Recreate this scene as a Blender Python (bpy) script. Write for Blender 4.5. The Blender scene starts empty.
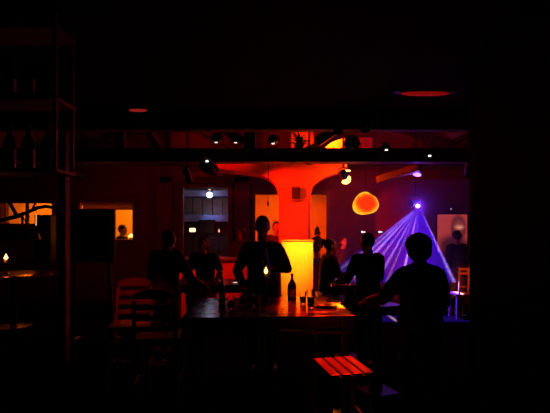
import bpy, bmesh, math, random
from mathutils import Vector, Matrix

random.seed(7)
S = bpy.context.scene
COL = S.collection
PI = math.pi
F, HX, HY, CH = 430.0, 275.0, 232.0, 1.6      # focal length in px, vanishing point, eye height


def W(px, py, d):
    """a point of the room from the direction it is seen in and its distance"""
    return Vector(((px - HX) / F * d, d, CH + (HY - py) / F * d))


# ------------------------------------------------------------------ camera, world, exposure
cam_d = bpy.data.cameras.new('camera')
cam = bpy.data.objects.new('camera', cam_d)
COL.objects.link(cam)
cam.location = (0, 0, CH)
cam.rotation_euler = (PI / 2, 0, 0)
cam_d.sensor_width = 36
cam_d.lens = 36 * F / 550
cam_d.shift_y = (HY - 206.5) / 550
cam_d.clip_start = 0.05
S.camera = cam
world = bpy.data.worlds.new('night')
S.world = world
world.use_nodes = True
world.node_tree.nodes['Background'].inputs[0].default_value = (0, 0, 0, 1)
world.node_tree.nodes['Background'].inputs[1].default_value = 0
S.view_settings.view_transform = 'Standard'
S.view_settings.look = 'None'
S.view_settings.exposure = 0
S.view_settings.gamma = 1
S.view_settings.use_curve_mapping = False

RED = (1, .008, .001)
ORANGE = (1, .16, .003)
AMBER = (1, .21, .003)
VIOLET = (.22, .03, 1)
E_PEDESTAL, E_COLUMN, E_ROOF, E_SCONCE = 1700, 800, 120, 15
E_BACK_LEFT, E_BACK_MID, E_BACK_FAR = 42, 40, 60
E_LASER = 8500


def area(name, loc, rot, size, color, energy):
    l = bpy.data.lights.new(name, 'AREA')
    l.size = size
    l.color = color
    l.energy = energy
    o = bpy.data.objects.new(name, l)
    COL.objects.link(o)
    o.location = loc
    o.rotation_euler = rot
    return o


# rooms behind the back wall: ceiling lamps
area('lamp_light', (-3.75, 10.9, 2.85), (0, 0, 0), .5, AMBER, E_BACK_LEFT)
area('lamp_light', (-6.2, 10.9, 2.85), (0, 0, 0), .5, ORANGE, E_BACK_FAR)
area('lamp_light', (.35, 10.9, 2.85), (0, 0, 0), .8, (1, .085, .002), E_BACK_MID)


# ------------------------------------------------------------------ materials
MATS = {}


def mat(name, color, rough=.6, metal=0.0, var=.12, scale=9.0, bump=.15, emit=None, estr=0.0,
        glass=False, grain=False, spec=.5):
    if name in MATS:
        return MATS[name]
    m = bpy.data.materials.new(name)
    MATS[name] = m
    m.use_nodes = True
    nt = m.node_tree
    b = nt.nodes['Principled BSDF']
    b.inputs['Roughness'].default_value = rough
    b.inputs['Metallic'].default_value = metal
    b.inputs['Specular IOR Level'].default_value = spec
    c = (*color, 1)
    b.inputs['Base Color'].default_value = c
    if glass:
        b.inputs['Transmission Weight'].default_value = 1
        b.inputs['IOR'].default_value = 1.3
        return m
    if emit:
        b.inputs['Emission Color'].default_value = (*emit, 1)
        b.inputs['Emission Strength'].default_value = estr
        return m
    tc = nt.nodes.new('ShaderNodeTexCoord')
    mp = nt.nodes.new('ShaderNodeMapping')
    nt.links.new(tc.outputs['Object'], mp.inputs['Vector'])
    if grain:
        mp.inputs['Scale'].default_value = (1, 7, 7) if grain == 'x' else ((7, 1, 7) if grain == 'y' else (7, 7, 1))
    n = nt.nodes.new('ShaderNodeTexNoise')
    n.inputs['Scale'].default_value = scale
    n.inputs['Detail'].default_value = 6
    nt.links.new(mp.outputs[0], n.inputs['Vector'])
    r = nt.nodes.new('ShaderNodeValToRGB')
    r.color_ramp.elements[0].position = .3
    r.color_ramp.elements[1].position = .7
    r.color_ramp.elements[0].color = tuple(max(0, x * (1 - var)) for x in color) + (1,)
    r.color_ramp.elements[1].color = tuple(min(1, x * (1 + var)) for x in color) + (1,)
    nt.links.new(n.outputs['Fac'], r.inputs['Fac'])
    nt.links.new(r.outputs[0], b.inputs['Base Color'])
    if bump:
        bp = nt.nodes.new('ShaderNodeBump')
        bp.inputs['Strength'].default_value = bump
        bp.inputs['Distance'].default_value = .02
        nt.links.new(n.outputs['Fac'], bp.inputs['Height'])
        nt.links.new(bp.outputs[0], b.inputs['Normal'])
    return m


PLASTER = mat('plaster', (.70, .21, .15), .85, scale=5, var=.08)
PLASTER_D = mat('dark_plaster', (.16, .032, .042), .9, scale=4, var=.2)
BACKP = mat('back_room_plaster', (.75, .66, .55), .9, scale=3, var=.06)
BEAM = mat('dark_timber', (.03, .018, .014), .6, scale=3, var=.4, grain='x', bump=.3)
RAFTER = mat('roof_boards', (.20, .05, .035), .6, scale=3, var=.35, grain='y', bump=.3)
FRAMEW = mat('frame_wood', (.12, .07, .05), .55, scale=4, var=.3, grain='z')
TABLEW = mat('table_wood', (.10, .05, .035), .2, scale=4, var=.35, grain='x', bump=.05)
STOOLW = mat('stool_wood', (.42, .24, .13), .32, scale=4, var=.3, grain='y', bump=.08)
CHAIRW = mat('chair_wood', (.20, .10, .06), .45, scale=5, var=.3, grain='z')
FLOORM = mat('floor_boards', (.004, .003, .0035), .9, spec=0, scale=2.5, var=.35, grain='y', bump=.1)
BLACKM = mat('black_metal', (.012, .012, .013), .4, .6, var=.2, bump=.02)
BLACKP = mat('black_plastic', (.012, .012, .014), .5, var=.2, bump=.03)
CHROME = mat('chrome', (.7, .7, .72), .15, 1.0, var=.05, bump=0)
CABLE = mat('cable_rubber', (.02, .017, .016), .7, bump=0)
GLASS = mat('clear_glass', (.95, .95, .95), .03, glass=True)
BEERG = mat('brown_bottle_glass', (.035, .014, .006), .08, var=.1, bump=0, spec=.7)
GREENG = mat('green_bottle_glass', (.012, .03, .014), .08, var=.1, bump=0, spec=.7)
PAPER = mat('label_paper', (.55, .52, .6), .7, bump=0)
WAX = mat('candle_wax', (.8, .7, .5), .5, bump=0)
CERAM = mat('dark_glazed_ceramic', (.05, .03, .03), .25, bump=0)
CLOTHB = mat('black_cloth', (.012, .011, .012), .9, scale=60, bump=.1)
CLOTHN = mat('navy_cloth', (.014, .014, .024), .9, scale=60, bump=.1)
CLOTHR = mat('dark_red_cloth', (.05, .02, .018), .9, scale=60, bump=.1)
CLOTHG = mat('charcoal_cloth', (.022, .02, .02), .9, scale=60, bump=.1)
SKIN = mat('skin', (.42, .25, .18), .6, scale=30, var=.06, bump=.02)
HAIR = mat('black_hair', (.01, .008, .007), .6, scale=50, bump=.2)
HAIRB = mat('brown_hair', (.025, .013, .009), .6, scale=50, bump=.2)
EYEM = mat('eye_white', (.6, .6, .6), .2, bump=0)
LEAF = mat('leaf_green', (.05, .09, .03), .6, scale=10)
TERRA = mat('terracotta', (.35, .14, .08), .8)
BRANCHM = mat('branch_bark', (.05, .03, .022), .9, scale=20, bump=.5)
FABRIC = mat('blind_fabric', (.45, .38, .42), .9, scale=40)
_n = FABRIC.node_tree
_t = _n.nodes.new('ShaderNodeBsdfTranslucent'); _t.inputs[0].default_value = (.45, .28, .34, 1)
_m = _n.nodes.new('ShaderNodeMixShader'); _m.inputs[0].default_value = .5
_n.links.new(_n.nodes['Principled BSDF'].outputs[0], _m.inputs[1]); _n.links.new(_t.outputs[0], _m.inputs[2])
_n.links.new(_m.outputs[0], _n.nodes['Material Output'].inputs[0])
WHITE_E = mat('white_lamp_glow', (1, 1, 1), .3, emit=(1, .93, .85), estr=2.0)
COOL_E = mat('cool_lamp_glow', (1, 1, 1), .3, emit=(.92, .95, 1), estr=5.0)
FLAME = mat('flame_glow', (1, .8, .5), .5, emit=(1, .62, .2), estr=3.2)
AMBER_E = mat('amber_bulb_glow', (1, .6, .2), .5, emit=(1, .50, .10), estr=4.5)
RED_E = mat('red_lamp_glow', (1, .1, .05), .5, emit=(1, .012, .004), estr=.2)
REDS_E = mat('small_red_glow', (1, .1, .05), .5, emit=(1, .05, .03), estr=.22)
VIO_E = mat('violet_lamp_glow', (.5, .3, 1), .5, emit=(.42, .22, 1), estr=2.2)
BLUE_E = mat('blue_lamp_glow', (.2, .2, 1), .5, emit=(.05, .04, 1), estr=.09)
LASER_E = mat('laser_lens_glow', (.7, .6, 1), .2, emit=(.75, .62, 1), estr=9)
PHONE_E = mat('phone_screen_glow', (1, 1, 1), .2, emit=(1, .72, .5), estr=1.2)


# ------------------------------------------------------------------ mesh helpers
def BM():
    return bmesh.new()


def box(bm, c, s, rot=None, bev=0.0):
    t = bmesh.new()
    bmesh.ops.create_cube(t, size=1)
    bmesh.ops.scale(t, vec=s, verts=t.verts)
    if bev:
        bmesh.ops.bevel(t, geom=t.edges[:], offset=bev, segments=2, affect='EDGES', profile=.5)
    if rot is not None:
        bmesh.ops.transform(t, matrix=rot.to_4x4(), verts=t.verts)
    bmesh.ops.translate(t, vec=c, verts=t.verts)
    merge(bm, t)


def merge(bm, t):
    me = bpy.data.meshes.new('tmp')
    t.to_mesh(me)
    t.free()
    bm.from_mesh(me)
    bpy.data.meshes.remove(me)


def bar(bm, a, b, w, h=None, bev=0.0, up=Vector((0, 0, 1))):
    a, b = Vector(a), Vector(b)
    h = h or w
    d = (b - a)
    L = d.length
    z = d.normalized()
    if abs(z.dot(up)) > .99:
        up = Vector((0, 1, 0))
    x = up.cross(z).normalized()
    y = z.cross(x)
    R = Matrix((x, y, z)).transposed()
    box(bm, (a + b) / 2, (w, h, L), R, bev)


def tube(bm, pts, r, seg=8):
    pts = [Vector(p) for p in pts]
    n = len(pts)
    rs = r if isinstance(r, (list, tuple)) else [r] * n
    rings = []
    ref = Vector((0, 0, 1))
    for i, p in enumerate(pts):
        d = (pts[min(i + 1, n - 1)] - pts[max(i - 1, 0)]).normalized()
        u = ref if abs(d.dot(ref)) < .95 else Vector((0, 1, 0))
        x = u.cross(d).normalized()
        y = d.cross(x)
        rings.append([bm.verts.new(p + (x * math.cos(2 * PI * k / seg) + y * math.sin(2 * PI * k / seg)) * rs[i])
                      for k in range(seg)])
    for i in range(n - 1):
        for k in range(seg):
            bm.faces.new((rings[i][k], rings[i][(k + 1) % seg], rings[i + 1][(k + 1) % seg], rings[i + 1][k]))
    bm.faces.new(rings[0][::-1])
    bm.faces.new(rings[-1])


def lathe(bm, prof, seg=24, c=(0, 0, 0)):
    """profile of (radius, z)"""
    c = Vector(c)
    rings = []
    for r, z in prof:
        if r < 1e-5:
            rings.append([bm.verts.new(c + Vector((0, 0, z)))])
        else:
            rings.append([bm.verts.new(c + Vector((r * math.cos(2 * PI * k / seg), r * math.sin(2 * PI * k / seg), z)))
                          for k in range(seg)])
    for a, b in zip(rings, rings[1:]):
        for k in range(seg):
            k2 = (k + 1) % seg
            if len(a) == 1 and len(b) == 1:
                continue
            if len(a) == 1:
                bm.faces.new((a[0], b[k2], b[k]))
            elif len(b) == 1:
                bm.faces.new((a[k], a[k2], b[0]))
            else:
                bm.faces.new((a[k], a[k2], b[k2], b[k]))


def ball(bm, c, r, rot=None, u=16, v=10):
    t = bmesh.new()
    bmesh.ops.create_uvsphere(t, u_segments=u, v_segments=v, radius=1)
    r = r if isinstance(r, (tuple, list)) else (r, r, r)
    bmesh.ops.scale(t, vec=r, verts=t.verts)
    if rot is not None:
        bmesh.ops.transform(t, matrix=rot.to_4x4(), verts=t.verts)
    bmesh.ops.translate(t, vec=c, verts=t.verts)
    merge(bm, t)


def prism(bm, pts, y0, y1):
    """an outline in x, z given a thickness in y"""
    a = [bm.verts.new((x, y0, z)) for x, z in pts]
    b = [bm.verts.new((x, y1, z)) for x, z in pts]
    n = len(pts)
    bm.faces.new(a)
    bm.faces.new(b[::-1])
    for i in range(n):
        j = (i + 1) % n
        bm.faces.new((a[j], a[i], b[i], b[j]))


def obj(name, bm, m, parent=None, smooth=False, loc=None):
    bmesh.ops.recalc_face_normals(bm, faces=bm.faces[:])
    me = bpy.data.meshes.new(name)
    bm.to_mesh(me)
    bm.free()
    me.materials.append(m)
    if smooth:
        for p in me.polygons:
            p.use_smooth = True
        try:
            me.set_sharp_from_angle(angle=math.radians(40))
        except Exception:
            pass
    o = bpy.data.objects.new(name, me)
    COL.objects.link(o)
    if parent:
        o.parent = parent
    if loc is not None:
        o.location = loc
    return o


def tag(o, label, cat, group=None):
    o['label'] = label
    o['category'] = cat
    if group:
        o['group'] = group
    return o


def thing(name, label, cat, loc=(0, 0, 0), rz=0.0, group=None):
    o = bpy.data.objects.new(name, None)
    COL.objects.link(o)
    o.empty_display_size = .1
    o.location = loc
    o.rotation_euler = (0, 0, rz)
    return tag(o, label, cat, group)


def struct(name, bm, m, smooth=False):
    o = obj(name, bm, m, None, smooth)
    o['kind'] = 'structure'
    return o


def dup(root, loc, rz, label, group=None):
    def cp(o, par):
        c = o.copy()
        COL.objects.link(c)
        if par:
            c.parent = par
        for ch in list(o.children):
            cp(ch, c)
        return c
    c = cp(root, None)
    c.location = loc
    c.rotation_euler = (0, 0, rz)
    c['label'] = label
    if group:
        c['group'] = group
    return c


def light(kind, loc, color, energy, parent=None, radius=.03, target=None, spot=60, blend=.6, name='lamp_light'):
    l = bpy.data.lights.new(name, kind)
    l.color = color
    l.energy = energy
    l.shadow_soft_size = radius
    o = bpy.data.objects.new(name, l)
    COL.objects.link(o)
    o.location = loc
    if kind == 'SPOT':
        l.spot_size = math.radians(spot)
        l.spot_blend = blend
        o.rotation_mode = 'QUATERNION'
        o.rotation_quaternion = (Vector(target) - Vector(loc)).to_track_quat('-Z', 'Y')
    if parent:
        o.parent = parent
    return o


# ------------------------------------------------------------------ the room
b = BM(); box(b, (-1.2, 5.8, -.06), (15, 14.2, .12)); struct('floor', b, FLOORM)
b = BM(); box(b, (-.9, 1.95, 3.05), (11.0, 6.1, .18)); struct('ceiling', b, mat('black_painted_ceiling', (.003, .0025, .0025), .9, spec=.05))
# sloping roof of the hall behind, ridge running away from the viewer
RX, RZ, EZ = .45, 4.75, 2.75
b = BM()
for ex in (-6.4, 5.2):
    a0, a1 = Vector((RX, 0, RZ)), Vector((ex, 0, EZ))
    n = 14
    for i in range(n):                       # lapped boards
        p, q = a0.lerp(a1, i / n), a0.lerp(a1, (i + 1) / n)
        v = [b.verts.new((p.x, 5.0, p.z)), b.verts.new((q.x, 5.0, q.z - .015)),
             b.verts.new((q.x, 9.7, q.z - .015)), b.verts.new((p.x, 9.7, p.z))]
        w = [b.verts.new(x.co + Vector((0, 0, .1))) for x in v]
        b.faces.new(v); b.faces.new(w[::-1])
        for k in range(4):
            b.faces.new((v[k], v[(k + 1) % 4], w[(k + 1) % 4], w[k]))
struct('ceiling_roof', b, RAFTER)
# front gable above the low ceiling
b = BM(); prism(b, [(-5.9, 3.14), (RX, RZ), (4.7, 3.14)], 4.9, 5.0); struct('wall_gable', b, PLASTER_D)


def wall_x(name, x0, x1, z0, z1, y0, y1, holes, m):
    """a wall facing the viewer with rectangular openings"""
    xs = sorted({x0, x1, *[h[0] for h in holes], *[h[1] for h in holes]})
    zs = sorted({z0, z1, *[h[2] for h in holes], *[h[3] for h in holes]})
    bm = BM()
    for i in range(len(xs) - 1):
        for j in range(len(zs) - 1):
            cx, cz = (xs[i] + xs[i + 1]) / 2, (zs[j] + zs[j + 1]) / 2
            if any(h[0] < cx < h[1] and h[2] < cz < h[3] for h in holes):
                continue
            box(bm, (cx, (y0 + y1) / 2, cz), (xs[i + 1] - xs[i], y1 - y0, zs[j + 1] - zs[j]))
    bmesh.ops.remove_doubles(bm, verts=bm.verts, dist=1e-4)
    return struct(name, bm, m)


BY = 9.5
H1 = (-6.05, -4.86, 1.75, 2.27)
H2 = (-4.36, -3.09, 1.40, 2.29)
H3 = (-2.06, -.98, 1.02, 2.62)
H4 = (-.47, 1.17, 1.00, 2.46)
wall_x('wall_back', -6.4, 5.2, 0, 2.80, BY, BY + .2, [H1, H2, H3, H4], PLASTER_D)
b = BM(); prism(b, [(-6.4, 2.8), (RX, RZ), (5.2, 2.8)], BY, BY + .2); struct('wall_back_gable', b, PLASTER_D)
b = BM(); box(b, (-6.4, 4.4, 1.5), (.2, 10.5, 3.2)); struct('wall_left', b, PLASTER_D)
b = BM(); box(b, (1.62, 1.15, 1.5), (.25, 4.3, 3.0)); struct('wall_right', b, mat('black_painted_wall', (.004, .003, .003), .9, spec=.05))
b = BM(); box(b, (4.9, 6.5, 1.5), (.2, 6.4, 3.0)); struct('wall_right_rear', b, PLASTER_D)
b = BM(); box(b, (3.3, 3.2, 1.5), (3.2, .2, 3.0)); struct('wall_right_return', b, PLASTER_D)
# rooms behind
b = BM(); box(b, (-1.2, 12.1, 1.5), (15, .2, 3.2)); struct('wall_rear', b, BACKP)
b = BM(); box(b, (-1.2, 10.9, 3.06), (15, 2.4, .12)); struct('ceiling_rear', b, BACKP)
for i, x in enumerate((-4.62, -2.5, -.72, 2.4)):
    b = BM(); box(b, (x, 10.85, 1.5), (.1, 2.3, 3.0)); struct('wall_partition_%s' % 'abcd'[i], b, BACKP)


# windows: wooden frames in the openings
def frame(name, h, mull=(), w=.07, m=FRAMEW):
    x0, x1, z0, z1 = h
    bm = BM()
    y = BY - .02
    for x in (x0, x1):
        box(bm, (x, y, (z0 + z1) / 2), (w, .12, z1 - z0 + w), None, .006)
    for z in (z0, z1):
        box(bm, ((x0 + x1) / 2, y, z), (x1 - x0 - w, .12, w), None, .006)
    for x in mull:
        box(bm, (x, y, (z0 + z1) / 2), (w * .6, .08, z1 - z0 - w), None, .004)
    o = struct(name, bm, m)
    return o


frame('window_1', H1, ((-5.46),))
frame('window_2', H2)
frame('window_3', H3, w=.09)
frame('window_4', H4)
# timber surround of the middle opening, and dado boarding below
b = BM()
for x in (-2.42, -.72):
    box(b, (x, BY - .06, 1.45), (.34, .1, 2.75), None, .01)
box(b, (-1.55, BY - .06, 2.74), (1.95, .1, .14), None, .01)
struct('trim_1', b, FRAMEW)
b = BM(); box(b, (-.6, BY - .02, .07), (11.4, .05, .14), None, .01); struct('baseboard_back', b, FRAMEW)

# trusses
TB = 2.66


def truss(name, y, z, h, full=True):
    bm = BM()
    bar(bm, (-5.7, y, z), (4.6, y, z), .2, h, .012)                     # tie beam
    kx = -.35 * y / 6
    bar(bm, (kx, y, z + h / 2), (kx, y, RZ - .38), .16, .16, .01)       # post
    for ex in (-5.9, 4.75):
        bar(bm, (RX, y, RZ - .18), (ex, y, EZ + .02), .14, .16, .01)
    for sx in (-1, 1):
        bar(bm, (.58 if sx > 0 else kx - .1, y, z + h / 2 + .1), (RX + 1.7 if sx > 0 else kx - 1.5, y, RZ - .85), .12, .13, .01)
        bar(bm, (RX + sx * 2.6, y, z + h / 2), (RX + sx * 2.6, y, RZ - 1.15), .12, .13, .01)
    return struct(name, bm, BEAM)


truss('trim_2', 6.0, TB, .19)
truss('trim_3', 8.6, 3.02, .18)
# purlins along the slopes
for i, (x, z) in enumerate(((-3.4, 3.42), (-1.6, 3.98), (2.3, 3.95), (3.6, 3.42))):
    b = BM(); bar(b, (x, 5.0, z), (x, 9.5, z), .1, .12, .01); struct('trim_%d' % (4 + i), b, BEAM)
# edge beam of the low ceiling and a post on the left
b = BM(); box(b, (-.9, 5.02, 2.93), (11, .14, .3), None, .01); struct('trim_8', b, BEAM)
b = BM()
p = W(64, 232, 5.2)
box(b, (p.x, 5.2, 1.45), (.10, .12, 2.9), None, .015)
struct('trim_9', b, FRAMEW)
b = BM()
bar(b, W(138, 113, 5.3), W(160, 150, 5.9), .11, .09, .01)
struct('trim_10', b, RAFTER)
# low brace on the right
b = BM()
bar(b, W(378, 180, 7.4), W(420, 167, 6.8), .12, .12, .012)
bar(b, W(440, 158, 6.3), W(472, 147, 5.9), .14, .16, .012)
struct('trim_11', b, RAFTER)

# central plaster column, its arms spreading into the beams
CY = 8.0


def cz(px, py):
    p = W(px, py, CY)
    return (p.x, p.z)


outl = [(279, 318), (279, 200), (278.5, 190), (276, 184), (270, 179), (258, 175.5), (240, 173), (220, 171), (203, 170), (203, 165),
        (225, 163.5), (255, 163), (300, 163), (345, 165), (345, 172), (336, 174), (326, 177.5), (316, 182), (310.5, 188), (308.5, 196), (308.5, 318)]
b = BM(); prism(b, [cz(x, y) for x, y in outl], CY - .26, CY + .26)
bmesh.ops.bevel(b, geom=b.edges[:], offset=.02, segments=2, affect='EDGES')
z_low = min(v.co.z for v in b.verts)
for v in b.verts:
    if v.co.z < z_low + .1:
        v.co.z = 0
col_o = obj('column', b, PLASTER, None, True)
tag(col_o, 'thick pale plaster column with spreading arms in the middle of the room', 'column')
b = BM(); p = W(294, 225, CY - .27)
box(b, (W(294.5, 0, CY).x, CY - .285, 1.1), (.46, .05, 2.2), None, .012)
o = obj('front_panel', b, PLASTER, col_o)

# haunch beside the column top, catching the amber lamp
b = BM()
hp = [(320, 152), (325, 147.5), (331, 142.5), (338, 139.5), (349, 138), (349, 152)]
prism(b, [(W(x, y, 8.2).x, W(x, y, 8.2).z) for x, y in hp], 8.2, 8.45)
struct('trim_12', b, PLASTER)
b = BM()
p0, p1 = W(291, 131, 9.3), W(314, 152, 9.3)
box(b, ((p0.x + p1.x) / 2, 9.36, (p0.z + p1.z) / 2), (p1.x - p0.x, .1, p0.z - p1.z), None, .01)
struct('trim_13', b, PLASTER)
b = BM(); p0, p1 = W(356, 137, 9.0), W(373, 152, 9.0)
box(b, ((p0.x + p1.x) / 2, 9.1, (p0.z + p1.z) / 2), (p1.x - p0.x, .1, p0.z - p1.z), None, .01)
struct('trim_14', b, PLASTER)

def roof_z(x):
    return RZ - (RX - x) * (RZ - EZ) / (RX + 6.4) if x < RX else RZ - (x - RX) * (RZ - EZ) / (5.2 - RX)


# ------------------------------------------------------------------ pedestal box in front of the column
b = BM()
pz = W(297, 241.5, 7.1)
box(b, (pz.x, 7.1 + .26, pz.z / 2), (.535, .5, pz.z), None, .012)
ped = obj('pedestal', b, mat('pale_pedestal_boards', (.8, .7, .5), .6, scale=6, var=.1, grain='z', bump=.2))
tag(ped, 'tall pale box pedestal glowing yellow under a spotlight before the column', 'pedestal')
b = BM(); box(b, (pz.x, 7.1 + .26, pz.z + .012), (.56, .52, .025), None, .006)
obj('top_board', b, PLASTER, ped)
b = BM(); box(b, (pz.x, 7.1 + .26, .05), (.555, .52, .1), None, .006)
obj('plinth', b, FRAMEW, ped)
# small dark loudspeaker on the column
p = W(295.5, 194, CY - .35)
t = thing('wall_speaker', 'small grey loudspeaker box fixed high on the plaster column', 'speaker', p)
b = BM(); box(b, (0, 0, 0), (.17, .14, .26), None, .012); obj('cabinet', b, mat('grey_cabinet', (.16, .1, .1), .6), t)
b = BM(); box(b, (0, -.075, .01), (.14, .012, .2), None, .004); obj('grille', b, BLACKP, t)

TZ = .90                                       # height of the bar tables


def on(px, py, z=TZ):
    d = (CH - z) * F / (py - HY)
    return ((px - HX) / F * d, d, z + .001)


# ------------------------------------------------------------------ lamps on the trusses


def par_can(label, loc, target, r=.085, color=None, energy=0, spot=50, lens=None, led=True, group='spotlights on the roof truss', hang=1, blend=.7, rod=False):
    loc, target = Vector(loc), Vector(target)
    t = thing('spotlight', label, 'spotlight', loc, 0, group)
    d = (target - loc).normalized()
    R = d.to_track_quat('Z', 'Y').to_matrix()
    bm = BM()
    lathe(bm, [(0, -.13), (r * .55, -.13), (r * .9, -.07), (r, 0), (r, .1), (r * 1.08, .105), (r * 1.08, .115), (r * .93, .115), (r * .9, .02), (0, .015)], 20)
    bmesh.ops.transform(bm, matrix=R.to_4x4(), verts=bm.verts)
    hs = obj('housing', bm, BLACKM, t, True)
    bm = BM()
    lathe(bm, [(0, .03), (r * .86, .03), (r * .86, .04), (0, .05)], 20)
    bmesh.ops.transform(bm, matrix=R.to_4x4(), verts=bm.verts)
    obj('lens', bm, lens or mat('dull_lens', (.05, .03, .03), .2, bump=0), hs, True)
    bm = BM()
    s = hang
    tube(bm, [(-r * 1.15, 0, 0), (-r * 1.15, 0, s * r * 1.3), (0, 0, s * r * 1.6), (r * 1.15, 0, s * r * 1.3), (r * 1.15, 0, 0)], .008, 6)
    obj('yoke', bm, BLACKM, t, True)
    if rod:
        bm = BM(); tube(bm, [(0, 0, r * 1.5), (0, 0, roof_z(loc.x) - loc.z)], .012); obj('rod', bm, BLACKM, t, True)
    if led:
        bm = BM()
        box(bm, (0, -r * .9 - .01, s * r * .95), (.036, .02, .022), None, .005)
        obj('indicator_light', bm, WHITE_E, t)
    if energy:
        light('SPOT', d * .125, color, energy, t, r * .5, d * 2, spot, blend)
    return t


# four on top of the tie beam, two on the right, one slung beneath
zt = TB + .1
col_c = Vector((.32, 7.74, 2.0))
par_can('black spotlight on the roof beam, farthest left of the row on top', W(217, 138, 5.86), (-.9, 9.2, 3.7), .075, RED, E_ROOF, 52, hang=-1)
par_can('second black spotlight from the left on top of the roof beam', W(236, 138.5, 5.86), (-.2, 9.2, 3.7), .07, RED, 0, 70, hang=-1)
par_can('black spotlight on the roof beam left of the hanging fern', W(273, 139.5, 5.86), W(303, 142, 9.3), .07, (1, .06, .001), 500, 11, hang=-1)
par_can('large round black spotlight on the roof beam before the glowing yellow patch', W(352, 143, 5.86), (1.6, 9.2, 3.5), .105, RED, E_ROOF * .7, 70, led=False, hang=-1)
par_can('black spotlight on the roof beam between the big round one and the right end', W(385, 146.5, 5.86), (2.4, 9.3, 3.2), .06, RED, E_ROOF * .3, 70, hang=-1)
par_can('black spotlight at the right end of the roof beam row', W(428, 152.5, 5.86), (2.6, 6.3, 2.9), .06, RED, 0, 70, hang=-1)
par_can('black spotlight slung under the roof beam above the bluish opening', W(208, 168, 5.95), (.30, 7.9, 2.0), .085, (1, .012, .001), E_COLUMN, 44, hang=1)
par_can('black spotlight tucked behind the roof beam, aimed at the yellow pedestal', (.5, 6.3, 2.72), (pz.x + .03, 7.1, 1.36), .07, ORANGE, E_PEDESTAL, 29, led=False, blend=1, rod=True)
par_can('added spotlight under the low ceiling washing the bar table top red', (.72, 4.82, 2.82), (.34, 4.0, .9), .055, (1, .015, .001), 420, 24, led=False, group='added spotlights on the right', rod=True, blend=1)  # added wash, source unseen, for the red on the table top
par_can('added spotlight under the low ceiling aimed down at the slatted stool', (1.15, 4.5, 2.8), (.5, 3.27, .6), .055, (1, .012, .001), 420, 13, led=False, group='added spotlights on the right', blend=.5)  # invented lamp that gives the stool slats their red light
par_can('added spotlight under the low ceiling aimed at the right end of the bar table', (1.0, 4.72, 2.82), on(341, 306), .055, (1, .2, .003), 24000, 6, led=False, group='added spotlights on the right', blend=.8)  # added narrow beam that makes the yellow streak on the table end

# two faint ceiling glows
t = thing('ceiling_light', 'long dim red ceiling light at the upper right', 'ceiling light', W(425, 94.2, 4.15))
b = BM(); box(b, (0, 0, .03), (.62, .10, .03), None, .008); obj('housing', b, BLACKM, t)
b = BM(); ball(b, (0, 0, .004), (.24, .045, .018)); obj('diffuser', b, RED_E, t, True)
t = thing('ceiling_light', 'short dim red ceiling light at the upper left', 'ceiling light', W(138, 111, 4.72))
b = BM(); box(b, (0, 0, .03), (.3, .10, .03), None, .008); obj('housing', b, BLACKM, t)
b = BM(); ball(b, (0, 0, .006), (.10, .04, .013)); obj('diffuser', b, REDS_E, t, True)

# amber wall lamp to the right of the column
ap = W(346, 181, 7.5)
t = thing('hanging_lamp', 'bright amber lamp burning just right of the column top', 'lamp', ap)
b = BM(); ball(b, (0, 0, 0), (.06, .06, .055)); ball(b, (.055, 0, .03), (.03, .03, .06)); ball(b, (-.03, 0, -.02), (.045, .04, .03))
obj('bulb', b, AMBER_E, t, True)
b = BM(); lathe(b, [(0, .15), (.03, .15), (.045, .12), (.05, .09), (.045, .09), (.03, .11), (0, .11)], 16); tube(b, [(0, 0, .15), (0, 0, roof_z(ap.x) - ap.z)], .008)
obj('socket', b, BLACKM, t, True)
b = BM(); lathe(b, [(0, .165), (.055, .16), (.06, .172), (.04, .185), (0, .19)], 16, (.01, -.06, 0)); obj('bulb_reflection', b, FLAME, t, True)  # reflection above the bulb, built as a glowing disc
light('POINT', (0, -.02, -.1), (1, .05, .001), E_SCONCE, t, .04)
light('SPOT', (0, -.05, .25), AMBER, 1100, t, .04, (-.22, .75, 1.0), 44, 1)
light('POINT', (-.16, -.12, .1), (1, .10, .002), 8.0, t, .04)

# violet and blue lamps
t = thing('violet_lamp', 'small violet lamp glowing above the laser beams', 'lamp', W(417, 174.5, 7.0))
b = BM(); ball(b, (0, 0, 0), (.07, .05, .032), Matrix.Rotation(.15, 3, 'Y')); obj('lens', b, VIO_E, t, True)
b = BM(); lathe(b, [(0, .12), (.06, .11), (.08, .05), (.07, .03), (0, .03)], 16); tube(b, [(0, 0, .1), (0, 0, roof_z(t.location.x) - t.location.z - .05)], .01); obj('housing', b, BLACKM, t, True)
light('POINT', (0, 0, -.08), VIOLET, 3, t, .04)
t = thing('blue_lamp', 'faint blue light strip high on the right above the roof beam', 'lamp', W(411, 128, 6.6))
b = BM(); box(b, (0, 0, .03), (.4, .07, .04), None, .01); obj('housing', b, BLACKM, t)
b = BM(); ball(b, (0, -.02, 0), (.19, .04, .03)); obj('diffuser', b, BLUE_E, t, True)

# heart-shaped lantern
t = thing('heart_lantern', 'glowing yellow and red rounded heart-shaped hanging lantern', 'lantern', W(365.5, 203.5, 6.4))
m = bpy.data.materials.new('lantern_paper')
m.use_nodes = True
nt = m.node_tree
bs = nt.nodes['Principled BSDF']
bs.inputs['Base Color'].default_value = (.12, .02, .004, 1)
tc = nt.nodes.new('ShaderNodeTexCoord')
mp = nt.nodes.new('ShaderNodeMapping')
mp.inputs['Scale'].default_value = (4.1, 0, 4.7)
ln = nt.nodes.new('ShaderNodeVectorMath'); ln.operation = 'LENGTH'
nz = nt.nodes.new('ShaderNodeTexNoise'); nz.inputs['Scale'].default_value = 22
ad = nt.nodes.new('ShaderNodeMath'); ad.operation = 'MULTIPLY_ADD'; ad.inputs[1].default_value = .25
rp = nt.nodes.new('ShaderNodeValToRGB')
el = rp.color_ramp.elements
el[0].position, el[0].color = .52, (1, .035, .004, 1)
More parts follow.
